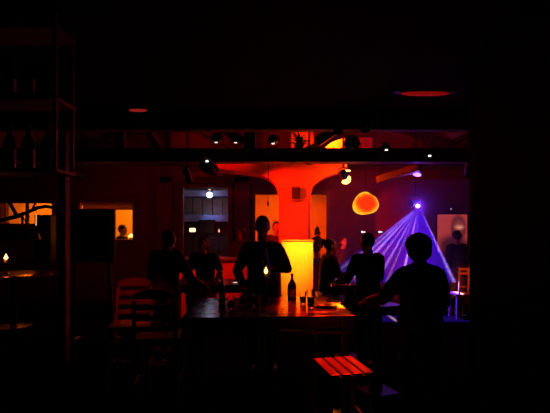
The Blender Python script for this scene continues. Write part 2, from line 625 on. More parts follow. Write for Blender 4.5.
el[1].position, el[1].color = .95, (1, .62, .03, 1)
e = el.new(.70); e.color = (1, .10, .004, 1)
e = el.new(.83); e.color = (1, .40, .01, 1)
nt.links.new(tc.outputs['Object'], mp.inputs[0])
nt.links.new(mp.outputs[0], ln.inputs[0])
nt.links.new(tc.outputs['Object'], nz.inputs['Vector'])
nt.links.new(nz.outputs['Fac'], ad.inputs[0])
nt.links.new(ln.outputs['Value'], ad.inputs[2])
nt.links.new(ad.outputs[0], rp.inputs[0])
nt.links.new(rp.outputs[0], bs.inputs['Emission Color'])
bs.inputs['Emission Strength'].default_value = 1.05
b = BM()
bmesh.ops.create_uvsphere(b, u_segments=48, v_segments=32, radius=1)
for v in b.verts:
    x, y, z = v.co
    a = math.atan2(z, x)
    R = .176 + .010 * math.cos(3 * a + 1.2) + .008 * math.cos(2 * a - .6)
    k = R
    if abs(a - 1.05) < .35:
        k -= .012 * math.cos((a - 1.05) / .35 * PI / 2)      # the notch of the heart
    v.co = Vector((x * k * 1.06, y * .10, z * k * 1.0 - .004))
obj('shade', b, m, t, True)
b = BM(); tube(b, [(0, 0, .15), (0, 0, roof_z(t.location.x) - t.location.z)], .004); obj('cord', b, CABLE, t)
light('POINT', (0, 0, -.34), (1, .05, .001), 3, t, .08)

# thin hanging cord in front of the orange window
t = thing('slim_pendant', 'thin dark hanging cord with small pendant end over the man', 'cord', W(268, 203, 6.6))
b = BM(); tube(b, [(0, 0, 0), (.005, 0, .5), (0, 0, roof_z(t.location.x) - t.location.z)], .0055); obj('cord', b, CABLE, t)
b = BM(); lathe(b, [(0, -.05), (.012, -.045), (.016, -.01), (.01, .03), (0, .03)], 12); obj('pendant_end', b, BLACKP, t, True)

# hanging fern on the beam
t = thing('hanging_fern', 'spiky dark fern on the roof beam against the orange patch', 'plant', W(299, 147, 6.02))
b = BM()
lathe(b, [(0, -.03), (.05, -.03), (.07, .03), (.06, .03), (.045, -.01), (0, -.01)], 14)
obj('pot', b, TERRA, t, True)
b = BM()
for k in range(26):
    a = random.uniform(0, 2 * PI); L = random.uniform(.08, .2); up = random.uniform(.02, .2)
    tip = Vector((math.cos(a) * L, math.sin(a) * L * .5, .02 + up))
    mid = Vector((math.cos(a) * L * .5, math.sin(a) * L * .25, .03 + up * .8))
    tube(b, [(0, 0, .01), mid, tip], [.004, .009, .002], 5)
obj('fronds', b, LEAF, t)

# ------------------------------------------------------------------ laser
lp = W(418, 206, 8.0)
t = thing('laser_projector', 'violet laser projector throwing a fan of beams downward', 'laser projector', lp)
b = BM(); box(b, (0, .16, .06), (.2, .22, .12), None, .012); obj('housing', b, BLACKM, t)
b = BM(); tube(b, [(-.11, .16, .06), (-.11, .16, .2), (.11, .16, .2), (.11, .16, .06)], .01); tube(b, [(0, .16, .2), (0, .16, roof_z(lp.x) - lp.z - .05)], .014); obj('bracket', b, BLACKM, t, True)
b = BM(); ball(b, (0, .02, .0), (.034, .034, .034)); obj('lens', b, LASER_E, t, True)
lo = light('POINT', (0, -.05, 0), (1, 1, 1), E_LASER, t, .004)
light('POINT', (0, -.05, 0), (.28, .05, 1), 17, t, .02)
ld = lo.data
ld.use_nodes = True
nt = ld.node_tree
em = nt.nodes['Emission']
tc = nt.nodes.new('ShaderNodeTexCoord')
sp = nt.nodes.new('ShaderNodeSeparateXYZ')
nt.links.new(tc.outputs['Normal'], sp.inputs[0])
ng = nt.nodes.new('ShaderNodeMath'); ng.operation = 'MULTIPLY'; ng.inputs[1].default_value = -1
nt.links.new(sp.outputs['Z'], ng.inputs[0])
at = nt.nodes.new('ShaderNodeMath'); at.operation = 'ARCTAN2'
nt.links.new(sp.outputs['X'], at.inputs[0]); nt.links.new(ng.outputs[0], at.inputs[1])
mr = nt.nodes.new('ShaderNodeMapRange')
A0, A1 = -62, 38
mr.inputs[1].default_value = math.radians(A0); mr.inputs[2].default_value = math.radians(A1)
nt.links.new(at.outputs[0], mr.inputs[0])
rp = nt.nodes.new('ShaderNodeValToRGB')
cr = rp.color_ramp
cr.interpolation = 'LINEAR'
stops = []
HALO = (0, 0, 0)


def fill(a, k=1.0):
    return (a, (.016 * k, .004 * k, .34 * k))


def beam(a, k=1.0, w=.9, f=1.0, c=(.52, .36, 1)):
    stops.append(fill(a - w, f)); stops.append((a, tuple(x * k for x in c))); stops.append(fill(a + w, f))


stops.append((A0, HALO)); stops.append((-54, HALO))
beam(-51, .45, 1.0, .7); beam(-47.5, .85, 1.3, 1.0); beam(-43, 1.0, 1.7, 1.1)
beam(-36.5, .7, 1.3, 1.0); beam(-29, .85, 1.4, 1.0)
beam(-23, .5, 1.0, .9); beam(-13, 1.3, 1.3, 1.2, (.85, .5, 1)); beam(-4, .4, .9, 1.0)
stops.append(fill(23, .9)); stops.append((25.2, (.45, .25, 1))); stops.append((26.3, HALO)); stops.append((A1, HALO))
while len(cr.elements) < min(32, len(stops)):
    cr.elements.new(1.0)
for e_, (a, c) in zip(cr.elements, stops[:32]):
    e_.position = (a - A0) / (A1 - A0)
    e_.color = (*c, 1)
nt.links.new(mr.outputs[0], rp.inputs[0])
nt.links.new(rp.outputs[0], em.inputs['Color'])
ab = nt.nodes.new('ShaderNodeMath'); ab.operation = 'ABSOLUTE'
nt.links.new(sp.outputs['Y'], ab.inputs[0])
gate = nt.nodes.new('ShaderNodeMapRange')          # the fan is a thin sheet
gate.inputs[1].default_value = .02; gate.inputs[2].default_value = .16
gate.inputs[3].default_value = 1; gate.inputs[4].default_value = 0
nt.links.new(ab.outputs[0], gate.inputs[0])
lf = nt.nodes.new('ShaderNodeLightFalloff')
nt.links.new(gate.outputs[0], lf.inputs['Strength'])
nt.links.new(lf.outputs['Constant'], em.inputs['Strength'])
# thin bank of stage smoke the beams are seen in
b = BM(); box(b, (2.45, 7.95, 1.62), (3.0, .06, 1.9))
m = bpy.data.materials.new('stage_smoke')
m.use_nodes = True
nt = m.node_tree
nt.nodes.clear()
out = nt.nodes.new('ShaderNodeOutputMaterial')
vs = nt.nodes.new('ShaderNodeVolumeScatter')
vs.inputs['Density'].default_value = .9
vs.inputs['Color'].default_value = (.45, .32, 1, 1)
nt.links.new(vs.outputs[0], out.inputs['Volume'])
o = obj('stage_smoke', b, m)
o['kind'] = 'stuff'
tag(o, 'thin violet-lit stage smoke that shows the laser fan', 'smoke')

# ------------------------------------------------------------------ screen on the back wall, right
p0, p1 = W(437.5, 214.5, 9.45), W(467, 252, 9.45)
t = thing('projection_screen', 'pinkish red video screen with a face on the far right wall', 'screen', ((p0.x + p1.x) / 2, 9.45, (p0.z + p1.z) / 2))
sw, sh = p1.x - p0.x, p0.z - p1.z
b = BM(); box(b, (0, .026, 0), (sw + .06, .048, sh + .06), None, .006); obj('frame', b, BLACKP, t)
m = bpy.data.materials.new('video_picture')
m.use_nodes = True
nt = m.node_tree
bs = nt.nodes['Principled BSDF']
bs.inputs['Base Color'].default_value = (.02, .02, .02, 1)
tc = nt.nodes.new('ShaderNodeTexCoord')


def blob(cx, cy, rx, ry, soft):
    mp = nt.nodes.new('ShaderNodeMapping')
    mp.inputs['Location'].default_value = (-cx / rx, 0, -cy / ry)
    mp.inputs['Scale'].default_value = (1 / rx, 0, 1 / ry)
    nt.links.new(tc.outputs['Object'], mp.inputs[0])
    l = nt.nodes.new('ShaderNodeVectorMath'); l.operation = 'LENGTH'
    nt.links.new(mp.outputs[0], l.inputs[0])
    r = nt.nodes.new('ShaderNodeMapRange')
    r.inputs[1].default_value = 1 - soft; r.inputs[2].default_value = 1 + soft
    r.inputs[3].default_value = 1; r.inputs[4].default_value = 0
    nt.links.new(l.outputs['Value'], r.inputs[0])
    return r.outputs[0]


cur = None


def over(fac, c):
    global cur
    mx = nt.nodes.new('ShaderNodeMixRGB')
    if cur is None:
        mx.inputs[1].default_value = (.36, .035, .032, 1)
    else:
        nt.links.new(cur, mx.inputs[1])
    mx.inputs[2].default_value = (*c, 1)
    nt.links.new(fac, mx.inputs[0])
    cur = mx.outputs[0]


over(blob(.13, .10, .17, .30, .15), (.12, .015, .02))
over(blob(.14, .16, .11, .12, .3), (.22, .035, .03))
over(blob(.15, .135, .095, .05, .4), (.50, .14, .10))
over(blob(.155, .125, .05, .016, .4), (.72, .3, .22))
over(blob(.0, -.30, .30, .26, .3), (.05, .006, .012))
over(blob(.25, -.38, .3, .2, .4), (.04, .005, .01))
nt.links.new(cur, bs.inputs['Emission Color'])
bs.inputs['Emission Strength'].default_value = 1
b = BM(); box(b, (0, -.004, 0), (sw, .012, sh)); obj('picture', b, m, t)
t = thing('status_light', 'tiny white light above the red video screen', 'lamp', W(451, 209, 9.44))
b = BM(); box(b, (0, .03, 0), (.07, .05, .05), None, .008); obj('housing', b, BLACKP, t)
b = BM(); ball(b, (0, -.005, 0), .018); obj('lens', b, mat('dim_white', (1, 1, 1), .3, emit=(.7, .8, .8), estr=.35), t, True)

# small pairs of lights by the dancer
for px, lb in ((362.5, 'tiny white light left of the pair behind the dark dancer'), (379.5, 'tiny white light right of the pair behind the dark dancer')):
    t = thing('small_lamp', lb, 'lamp', W(px, 232, 8.8), 0, 'pair of small lights on the rear wall')
    b = BM(); ball(b, (0, 0, 0), (.022, .016, .018)); ball(b, (.05, 0, 0), .010); obj('bulb', b, WHITE_E, t, True)
    b = BM(); box(b, (.02, .04, 0), (.16, .05, .05), None, .01); tube(b, [(.02, .06, 0), (.02, BY - 8.8, 0)], .01); obj('housing', b, BLACKP, t)


# ------------------------------------------------------------------ people
def remesh(bm, voxel, smooth=4):
    me = bpy.data.meshes.new('tmp')
    bmesh.ops.recalc_face_normals(bm, faces=bm.faces[:])
    bm.to_mesh(me)
    bm.free()
    o = bpy.data.objects.new('tmp', me)
    COL.objects.link(o)
    md = o.modifiers.new('r', 'REMESH')
    md.mode = 'VOXEL'
    md.voxel_size = voxel
    if smooth:
        sm = o.modifiers.new('s', 'SMOOTH')
        sm.factor = .5
        sm.iterations = smooth
    dg = bpy.context.evaluated_depsgraph_get()
    ev = o.evaluated_get(dg)
    r = bmesh.new()
    m2 = ev.to_mesh()
    r.from_mesh(m2)
    ev.to_mesh_clear()
    bpy.data.objects.remove(o)
    bpy.data.meshes.remove(me)
    return r


def limb(bm, pts, rs):
    """overlapping tapered segments with round joints"""
    pts = [Vector(p) for p in pts]
    for i in range(len(pts) - 1):
        n = 5
        q = [pts[i].lerp(pts[i + 1], k / (n - 1)) for k in range(n)]
        # slight muscle swell
        rr = [rs[i] + (rs[i + 1] - rs[i]) * k / (n - 1) + .10 * rs[i] * math.sin(PI * k / (n - 1)) for k in range(n)]
        tube(bm, q, rr, 12)
    for p, r in zip(pts, rs):
        ball(bm, p, r, None, 12, 8)


def loft(bm, rings, seg=20):
    """rings of (centre, rx, ry) stacked upward"""
    R = []
    for c, rx, ry in rings:
        c = Vector(c)
        R.append([bm.verts.new(c + Vector((rx * math.cos(2 * PI * k / seg), ry * math.sin(2 * PI * k / seg), 0))) for k in range(seg)])
    for a, b_ in zip(R, R[1:]):
        for k in range(seg):
            bm.faces.new((a[k], a[(k + 1) % seg], b_[(k + 1) % seg], b_[k]))
    bm.faces.new(R[0][::-1])
    bm.faces.new(R[-1])


STAND = dict(pelvis=(0, 0, .97), waist=(0, 0, 1.12), chest=(0, .005, 1.30), neck=(0, -.005, 1.48), head=(0, .02, 1.635),
             sl=(-.185, 0, 1.43), sr=(.185, 0, 1.43), el=(-.245, -.03, 1.14), er=(.245, -.03, 1.14), wl=(-.25, .08, .90), wr=(.25, .08, .90),
             hl=(-.09, 0, .94), hr=(.09, 0, .94), kl=(-.10, .02, .51), kr=(.10, .02, .51), al=(-.11, -.02, .09), ar=(.11, -.02, .09))


def hand(bm, w, d, side, curl=.6):
    w, d = Vector(w), Vector(d).normalized()
    up = Vector((0, 0, 1))
    if abs(d.dot(up)) > .9:
        up = Vector((0, 1, 0))
    s = d.cross(up).normalized() * side           # towards the thumb, roughly inward
    s = -s
    n = s.cross(d).normalized()
    if n.z > 0 and abs(d.z) < .9:
        n = -n                                    # fingers curl downward
    R = Matrix((d, s, n)).transposed()
    ball(bm, w + d * .05, (.052, .040, .018), R, 14, 8)
    for k, (off, L) in enumerate(((.028, .068), (.010, .078), (-.009, .072), (-.026, .056))):
        p0 = w + d * .075 + s * off
        p1 = p0 + (d * math.cos(curl * .5) + n * math.sin(curl * .5)) * L * .5
        p2 = p1 + (d * math.cos(curl * 1.3) + n * math.sin(curl * 1.3)) * L * .32
        p3 = p2 + (d * math.cos(curl * 1.9) + n * math.sin(curl * 1.9)) * L * .25
        tube(bm, [p0 - d * .02, p0, p1, p2, p3], [.010, .0095, .009, .0082, .0065], 8)
    q0 = w + d * .03 + s * .03
    q1 = q0 + (d * .7 + s * .7 + n * .2).normalized() * .036
    q2 = q1 + (d * .95 + s * .25 + n * .3).normalized() * .032
    tube(bm, [q0 - s * .015, q0, q1, q2], [.013, .012, .0105, .008], 8)


def person(label, loc, rz, H, pose=None, top=CLOTHB, bottom=CLOTHG, hair='short', hairm=HAIR, sleeve='long', voxel=.009,
           headyaw=0.0, headtilt=0.0, broad=1.0, skirt=False, group=None, curl=.6):
    J = {k: Vector(v) for k, v in STAND.items()}
    for k, v in (pose or {}).items():
        J[k] = Vector(v)
    s = H / 1.75
    t = thing('person', label, 'person', loc, rz, group)
    HR = Matrix.Rotation(headyaw, 3, 'Z') @ Matrix.Rotation(headtilt, 3, 'X')

    def fin(bm, vx=voxel, sm=4):
        r = remesh(bm, vx, sm)
        bmesh.ops.scale(r, vec=(s, s, s), verts=r.verts)
        return r

    def torso(bm, g):
        up = J['neck'] - J['chest']
        loft(bm, [(J['pelvis'] - (J['waist'] - J['pelvis']) * .55, .12 * broad + g, .10 + g), (J['pelvis'], .168 * broad + g, .118 + g),
                  (J['waist'], .148 * broad + g, .105 + g), (J['chest'], .175 * broad + g, .125 + g),
                  (J['chest'] + up * .62, .165 * broad + g, .098 + g), (J['chest'] + up * .86, .105 + g, .075 + g),
                  (J['neck'], .06 + g, .06 + g)])

    # body
    bm = BM()
    torso(bm, 0)
    limb(bm, [J['chest'].lerp(J['neck'], .85), J['neck'], J['neck'].lerp(J['head'], .6)], [.06, .056, .052])
    hb = BM()
    bmesh.ops.create_uvsphere(hb, u_segments=28, v_segments=20, radius=1)
    for v in hb.verts:
        x, y, z = v.co
        k = 1.0
        if z < 0:
            k = 1 - .28 * (-z) ** 1.5
        yy = y
        if z < -.2 and y < 0:
            yy = y * (1 + .45 * (z + .2))
        v.co = Vector((x * .076 * k, yy * .097, z * .118))
    tube(hb, [(0, .083, .012), (0, .100, -.012), (0, .110, -.026), (0, .092, -.038)], [.010, .012, .015, .010], 8)       # nose
    ball(hb, (0, .083, -.058), (.024, .012, .008)); ball(hb, (0, .080, -.070), (.021, .012, .007))                       # lips
    ball(hb, (0, .074, -.096), (.026, .018, .018))                                                                         # chin
    ball(hb, (0, .080, .035), (.050, .012, .010))                                                                          # brow
    for sx in (-1, 1):
        ball(hb, (sx * .078, -.004, -.008), (.012, .022, .034), Matrix.Rotation(sx * .35, 3, 'Z'))                        # ears
    bmesh.ops.transform(hb, matrix=HR.to_4x4(), verts=hb.verts)
    bmesh.ops.translate(hb, vec=J['head'], verts=hb.verts)
    merge(bm, hb)
    for sd, k in ((-1, 'l'), (1, 'r')):
        limb(bm, [J['neck'].lerp(J['s' + k], .5) - Vector((0, 0, .02)), J['s' + k], J['e' + k], J['w' + k]], [.055, .058, .042, .028])
        dr = J.get('d' + k) or (J['w' + k] - J['e' + k])
        hand(bm, J['w' + k], dr, sd, curl)
        limb(bm, [J['h' + k], J['k' + k], J['a' + k]], [.085, .056, .038])
        ft = J['a' + k] + Vector((sd * .02, .15, -.045))
        limb(bm, [J['a' + k] + Vector((0, -.03, -.03)), ft], [.042, .032])
    body = obj('body', fin(bm), SKIN, t, True)
    # clothes
    bm = BM()
    torso(bm, .014)
    for k in 'lr':
        pts = [J['neck'].lerp(J['s' + k], .5) - Vector((0, 0, .02)), J['s' + k]]
        if sleeve == 'long':
            pts += [J['e' + k], J['e' + k].lerp(J['w' + k], .92)]; rs = [.066, .071, .055, .040]
        else:
            pts += [J['s' + k].lerp(J['e' + k], .7)]; rs = [.066, .072, .062]
        limb(bm, pts, rs)
    obj('shirt', fin(bm, max(voxel, .010)), top, t, True)
    bm = BM()
    pv = J['pelvis']
    if skirt:
        loft(bm, [(Vector((0, .01, .42)), .20, .16), (Vector((0, 0, .7)), .20, .15), (pv, .186, .136), (J['waist'], .164, .121)])
    else:
        loft(bm, [(pv - (J['waist'] - pv) * .6, .14, .115), (pv, .188 * broad, .138), (J['waist'] - (J['waist'] - pv) * .1, .165 * broad, .122)])
        for k in 'lr':
            limb(bm, [J['h' + k], J['k' + k], J['k' + k].lerp(J['a' + k], .94)], [.098, .070, .056])
    obj('skirt' if skirt else 'trousers', fin(bm, max(voxel, .010)), bottom, t, True)
    for sd, k in ((-1, 'l'), (1, 'r')):
        bm = BM()
        a = J['a' + k]
        limb(bm, [a + Vector((0, -.035, -.035)), a + Vector((sd * .012, .07, -.042)), a + Vector((sd * .02, .16, -.052))], [.050, .046, .036])
        for v in bm.verts:
            v.co.z = max(v.co.z, a.z - .085)
        obj('shoe', fin(bm, .01, 2), BLACKP, t, True)
    # hair
    bm = BM()
    ball(bm, (0, -.018, .030), (.084, .098, .104))
    if hair == 'bob':
        ball(bm, (0, -.025, .025), (.118, .105, .105)); ball(bm, (0, -.045, -.035), (.112, .07, .085))
    elif hair == 'long':
        ball(bm, (0, -.03, 0), (.094, .09, .12)); ball(bm, (0, -.065, -.12), (.085, .045, .18))
    elif hair == 'bun':
        ball(bm, (0, -.115, .07), .048)
    elif hair == 'curly':
        for k in range(40):
            a, e_ = random.uniform(0, 2 * PI), random.uniform(-.1, 1.4)
            d = Vector((math.cos(a) * math.cos(e_) * .08, math.sin(a) * math.cos(e_) * .092, math.sin(e_) * .10))
            if d.y < .05 or d.z > .04:
                ball(bm, d + Vector((0, -.018, .03)), .028, None, 8, 6)
    bmesh.ops.transform(bm, matrix=HR.to_4x4(), verts=bm.verts)
    bmesh.ops.translate(bm, vec=J['head'], verts=bm.verts)
    obj('hair', fin(bm, .008, 2), hairm, t, True)
    for sx in (-1, 1):
        bm = BM()
        c = J['head'] + HR @ Vector((sx * .031, .081, .012))
        ball(bm, c, (.0125, .0125, .0095))
        bmesh.ops.scale(bm, vec=(s, s, s), verts=bm.verts)
        obj('eye', bm, EYEM, body, True)
    return t


def sit(seat, H, lean=0.0):
    """joints of someone on a stool of the given height"""
    z = (seat * 1.75 / H) + .10
    L = Vector((0, lean, 0))
    P = dict(pelvis=Vector((0, 0, z)), waist=Vector((0, 0, z + .15)) + L * .3, chest=Vector((0, .01, z + .33)) + L * .7,
             neck=Vector((0, .01, z + .51)) + L, head=Vector((0, .035, z + .665)) + L * 1.1,
             sl=Vector((-.185, .01, z + .46)) + L * .95, sr=Vector((.185, .01, z + .46)) + L * .95)
    for k, sx in (('l', -1), ('r', 1)):
        P['h' + k] = Vector((sx * .09, .03, z - .02))
        P['k' + k] = Vector((sx * .11, .42, z - .05))
        P['a' + k] = Vector((sx * .11, .36, max(.12, z - .49)))
        P['e' + k] = Vector((sx * .25, .10, z + .20)) + L * .8
        P['w' + k] = Vector((sx * .17, .36, z + .18)) + L
    return P


def at(px, d):
    return ((px - HX) / F * d, d, 0)


# man behind the table, facing the viewer
man = person('man standing behind the bottle-laden table against the orange windows', at(262.5, 4.98), PI, 1.765,
             dict(el=(-.285, .06, 1.17), er=(.29, .02, 1.14), wl=(-.12, .25, 1.20), wr=(.20, .26, 1.0), head=(0, .03, 1.645), sl=(-.175, 0, 1.395), sr=(.175, 0, 1.395)),
             broad=1.05, voxel=.008)
# person in front of the laser fan, seen from behind
fgp = person('person in the right foreground standing with back turned before the laser', at(420, 3.42), .12, 1.60,
             dict(el=(-.30, .10, 1.16), wl=(-.36, .34, 1.10), er=(.235, .02, 1.13), wr=(.20, .22, 1.05), head=(-.015, .02, 1.615), sl=(-.165, 0, 1.37), sr=(.165, 0, 1.37)),
             top=CLOTHN, bottom=CLOTHB, hair='bob', voxel=.008, broad=1.1)
# dancer left of the beams
dan = person('person standing between the slatted table and the laser fan', at(368, 4.95), .5, 1.58,
             dict(el=(-.28, .06, 1.18), wl=(-.26, .30, 1.12), er=(.27, .08, 1.17), wr=(.33, .33, 1.12)), hair='short', top=CLOTHB)
p4 = sit(.68, 1.62, .02)
p4['wr'] = Vector((.10, .46, p4['pelvis'].z + .22))
p4['wl'] = Vector((-.12, .42, p4['pelvis'].z + .12))
person('seated person right of the yellow pedestal turned to the right', at(327, 6.5), -PI / 2 + .2, 1.62, p4, top=CLOTHG, hair='bun')
p5 = sit(.68, 1.66, .08)
p5['el'] = Vector((-.32, .16, p5['pelvis'].z + .24)); p5['wl'] = Vector((-.36, .40, p5['pelvis'].z + .18))
person('seated person leaning on the far bar table below the bluish opening', at(206, 6.75), PI * .93, 1.66, p5, hair='long', top=CLOTHB)
person('person standing at the near left of the far bar table, left of the bluish opening', at(166, 5.0), -.45, 1.62,
       dict(el=(-.27, .05, 1.15), er=(.30, .12, 1.14), wr=(.34, .36, 1.02), head=(.01, .05, 1.63)), hair='short', top=CLOTHB, broad=1.1)
person('person silhouetted in the bright left window of the room behind', at(122, 10.06), -PI / 2, 1.76, voxel=.012, hair='short', top=CLOTHG)
person('person standing behind the man, over his shoulder beside the column', at(276.5, 8.7), PI, 1.80, voxel=.012, hair='short', top=CLOTHR)
person('person standing farther back left of the man behind the table', at(240.5, 8.85), PI - .3, 1.68, voxel=.012, hair='bob', top=CLOTHR)
person('person standing before the red video screen', at(457, 8.4), .3, 1.60, voxel=.012, hair='curly', top=CLOTHB)
person('person in dark red in the smoke behind the seated person', at(343, 8.5), PI + .5, 1.50, voxel=.012, hair='long', hairm=HAIRB, top=CLOTHR)


# ------------------------------------------------------------------ furniture
def table(name, label, loc, rz, L, Wd, h, m, th=.045, shelf=None):
    t = thing(name, label, 'table', loc, rz)
    bm = BM()
    n = 6
    for i in range(n):
        box(bm, (0, -Wd / 2 + Wd / n * (i + .5), h - th / 2), (L, Wd / n - .004, th), None, .006)
    obj('tabletop', bm, m, t)
    for sx in (-1, 1):
        for sy in (-1, 1):
            bm = BM(); box(bm, (sx * (L / 2 - .08), sy * (Wd / 2 - .08), (h - th) / 2), (.07, .07, h - th), None, .006)
            obj('leg', bm, m, t)
    bm = BM()
    for sy in (-1, 1):
        box(bm, (0, sy * (Wd / 2 - .08), h - th - .04), (L - .24, .03, .07), None, .004)
    for sx in (-1, 1):
        box(bm, (sx * (L / 2 - .08), 0, h - th - .04), (.03, Wd - .24, .07), None, .004)
    obj('apron', bm, m, t)
    if shelf:
        bm = BM(); box(bm, (0, 0, shelf), (L - .06, Wd - .06, .025), None, .005)
        obj('shelf', bm, m, t)
    return t


table('bar_table', 'dark wooden bar table with bottles and a candle in the middle', (-.08, 4.08, 0), math.radians(4.2), 1.44, 1.06, TZ, TABLEW, shelf=.755)
table('bar_table', 'bar table farther back at left, with the leaning person', (-.92, 6.05, 0), 0, 1.15, .7, TZ, TABLEW)


def slat_stool(label, loc, rz, h=.6, w=.34, d=.42):
    t = thing('stool', label, 'stool', loc, rz, 'wooden stools')
    n = 4
    for i in range(n):
        bm = BM(); box(bm, (-w / 2 + w / n * (i + .5), 0, h - .012), (w / n - .017, d, .024), None, .005)
        obj('slat', bm, STOOLW, t)
    for sx in (-1, 1):
        for sy in (-1, 1):
            bm = BM(); bar(bm, (sx * (w / 2 - .02), sy * (d / 2 - .03), h - .024), (sx * (w / 2 + .01), sy * (d / 2), 0), .036, .036, .004)
            obj('leg', bm, STOOLW, t)
    for c, sz in [((0, sy * (d / 2 - .03), h - .045), (w - .03, .026, .042)) for sy in (-1, 1)] + [((sx * (w / 2 - .02), 0, h - .045), (.024, d - .1, .04)) for sx in (-1, 1)] + \
            [((sx * (w / 2 - .002), 0, .2), (.024, d - .04, .03)) for sx in (-1, 1)] + [((0, -d / 2 + .012, .24), (w - .02, .024, .03))]:
        bm = BM(); box(bm, c, sz, None, .003); obj('rail', bm, STOOLW, t)
    return t


st0 = slat_stool('slatted wooden stool lit red in front of the bar table', (.505, 3.24, 0), math.radians(12))
for (px, d, rz, lb) in ((327, 6.5, 0, 'wooden stool under the seated person right of the pedestal'),
                        (206, 6.75, .1, 'wooden stool under the person leaning on the far table')):
    c = dup(st0, at(px, d), rz, lb)
    c.scale = (1, 1, .68 / .6 * .985)


def ladder_chair(label, loc, rz, seat=.66, top=1.05, w=.40):
    t = thing('chair', label, 'chair', loc, rz, 'ladder-back chairs')
    bm = BM(); box(bm, (0, 0, seat - .02), (w, .38, .035), None, .008); obj('seat', bm, CHAIRW, t)
    for sx in (-1, 1):
        bm = BM(); bar(bm, (sx * (w / 2 - .02), .17, seat - .03), (sx * (w / 2), .18, 0), .035, .035, .004); obj('leg', bm, CHAIRW, t)
        bm = BM(); bar(bm, (sx * (w / 2 - .018), -.18, seat), (sx * (w / 2), -.22, 0), .035, .035, .004); obj('leg', bm, CHAIRW, t)
        bm = BM(); bar(bm, (sx * (w / 2 - .018), -.18, seat - .02), (sx * (w / 2 - .03), -.24, top - .05), .035, .03, .004); obj('back_post', bm, CHAIRW, t)
    for k in range(4):
        f = (k + .7) / 4
        z = seat + (top - seat) * f + .02
        y = -.18 - .06 * f
        hw = w / 2 - .03
        pts = [(-hw, z - .025), (hw, z - .025), (hw, z + .02)]
        if k == 3:
            pts += [(hw * .6, z + .05), (0, z + .065), (-hw * .6, z + .05)]
        pts += [(-hw, z + .02)]
        bm = BM(); prism(bm, pts, y - .01, y + .01); obj('back_slat', bm, CHAIRW, t)
    bm = BM()
    for sx in (-1, 1):
        box(bm, (sx * (w / 2 - .005), -.01, .24), (.022, .36, .025), None, .003)
    box(bm, (0, .175, .3), (w - .03, .022, .025), None, .003)
    obj('stretcher', bm, CHAIRW, t)
    return t


c0 = ladder_chair('ladder-back chair catching dim red light at the left of the room', at(131, 4.45), PI + .15)
dup(c0, (-1.08, 3.98, 0), .12, 'ladder-back chair in the dark before the person at the near left', 'ladder-back chairs')
# chair at the far right, lit orange
t = thing('chair', 'small wooden chair glowing orange at the far right below the screen', 'chair', at(460, 8.0), 0)
t['group'] = 'rear chairs'
bm = BM(); box(bm, (0, 0, .45), (.30, .36, .035), None, .006); obj('seat', bm, CHAIRW, t)
for sx in (-1, 1):
    bm = BM(); bar(bm, (sx * .085, -.16, .44), (sx * .085 - .015, -.2, .96), .024, .024, .003); obj('back_post', bm, CHAIRW, t)
    for sy in (-1, 1):
        bm = BM(); bar(bm, (sx * .12, sy * .15, .44), (sx * .13, sy * .17, 0), .03, .03, .003); obj('leg', bm, CHAIRW, t)
bm = BM(); box(bm, (-.014, -.197, .925), (.185, .022, .035), None, .004); obj('top_rail', bm, CHAIRW, t)
bm = BM(); box(bm, (-.012, -.19, .845), (.165, .022, .04), None, .004); obj('back_slat', bm, CHAIRW, t)
bm = BM(); box(bm, (0, -.17, .60), (.165, .02, .025), None, .004); obj('lower_rail', bm, CHAIRW, t)
par_can('added spotlight near the right partition aimed down at the orange chair', (2.75, 6.1, 2.5), (3.43, 7.8, .85), .06, (1, .10, .004), 600, 12, led=False, group='added spotlights on the right', rod=True, blend=.6)  # added source for the orange light on the chair back

# red-lit low counter at the back left
cx0, cx1 = W(176, 0, 8.0).x, W(247, 0, 8.0).x
t = thing('counter', 'low counter front lit red behind the seated people at left', 'counter', ((cx0 + cx1) / 2, 8.2, 0))
b = BM(); box(b, (0, 0, .53), (cx1 - cx0, .42, 1.06), None, .01); obj('body', b, PLASTER, t)
b = BM(); box(b, (0, -.01, 1.085), (cx1 - cx0 + .06, .5, .05), None, .01); obj('worktop', b, FRAMEW, t)
par_can('added spotlight hanging farther left aimed down at the red counter', (-1.3, 6.4, 2.45), (-1.15, 8.0, .85), .06, RED, 150, 55, led=False, group='added spotlights on the left', rod=True, blend=1)  # added lamp that reddens the counter front
par_can('added spotlight on the left washing the back wall dim red', (-2.9, 6.3, 2.45), (-2.6, 9.5, 2.0), .06, RED, 17, 95, led=False, group='added spotlights on the left', rod=True, blend=1)  # added dim red fill for the wall, no fixture known there
par_can('added spotlight at the far left above the ladder-back chair', (-2.3, 3.4, 2.78), (-1.52, 4.6, .95), .06, RED, 80, 22, led=False, group='added spotlights on the left', rod=True, blend=1)  # put in to give the chair its dim red light
par_can('added spotlight right of the column washing the rear wall dim red', (1.0, 6.3, 2.45), (1.7, 9.4, 2.1), .06, RED, 2.5, 80, led=False, group='added spotlights on the right', rod=True, blend=1)  # added weak red fill for the wall right of the column


# ------------------------------------------------------------------ on the tables
def bottle(label, loc, h=.27, r=.035, m=BEERG, group='bottles on the bar table', lab=True):
    t = thing('bottle', label, 'bottle', loc, 0, group)
    k = h / .27
    bm = BM()
    lathe(bm, [(0, .004), (r * .9, 0), (r, .008), (r, .15 * k), (r * .85, .175 * k), (r * .45, .205 * k), (.0125, .225 * k), (.0125, .25 * k), (.015, .255 * k), (.015, .27 * k), (0, .27 * k)])
    gb = obj('glass_body', bm, m, t, True)
    if lab:
        bm = BM(); lathe(bm, [(r + .0005, .05 * k), (r + .001, .05 * k), (r + .001, .12 * k), (r + .0005, .12 * k)]); obj('paper_label', bm, PAPER, gb, True)
    bm = BM(); lathe(bm, [(0, .274 * k), (.0155, .274 * k), (.0165, .262 * k), (.0125, .26 * k)], 16); obj('cap', bm, CHROME, t, True)
    return t


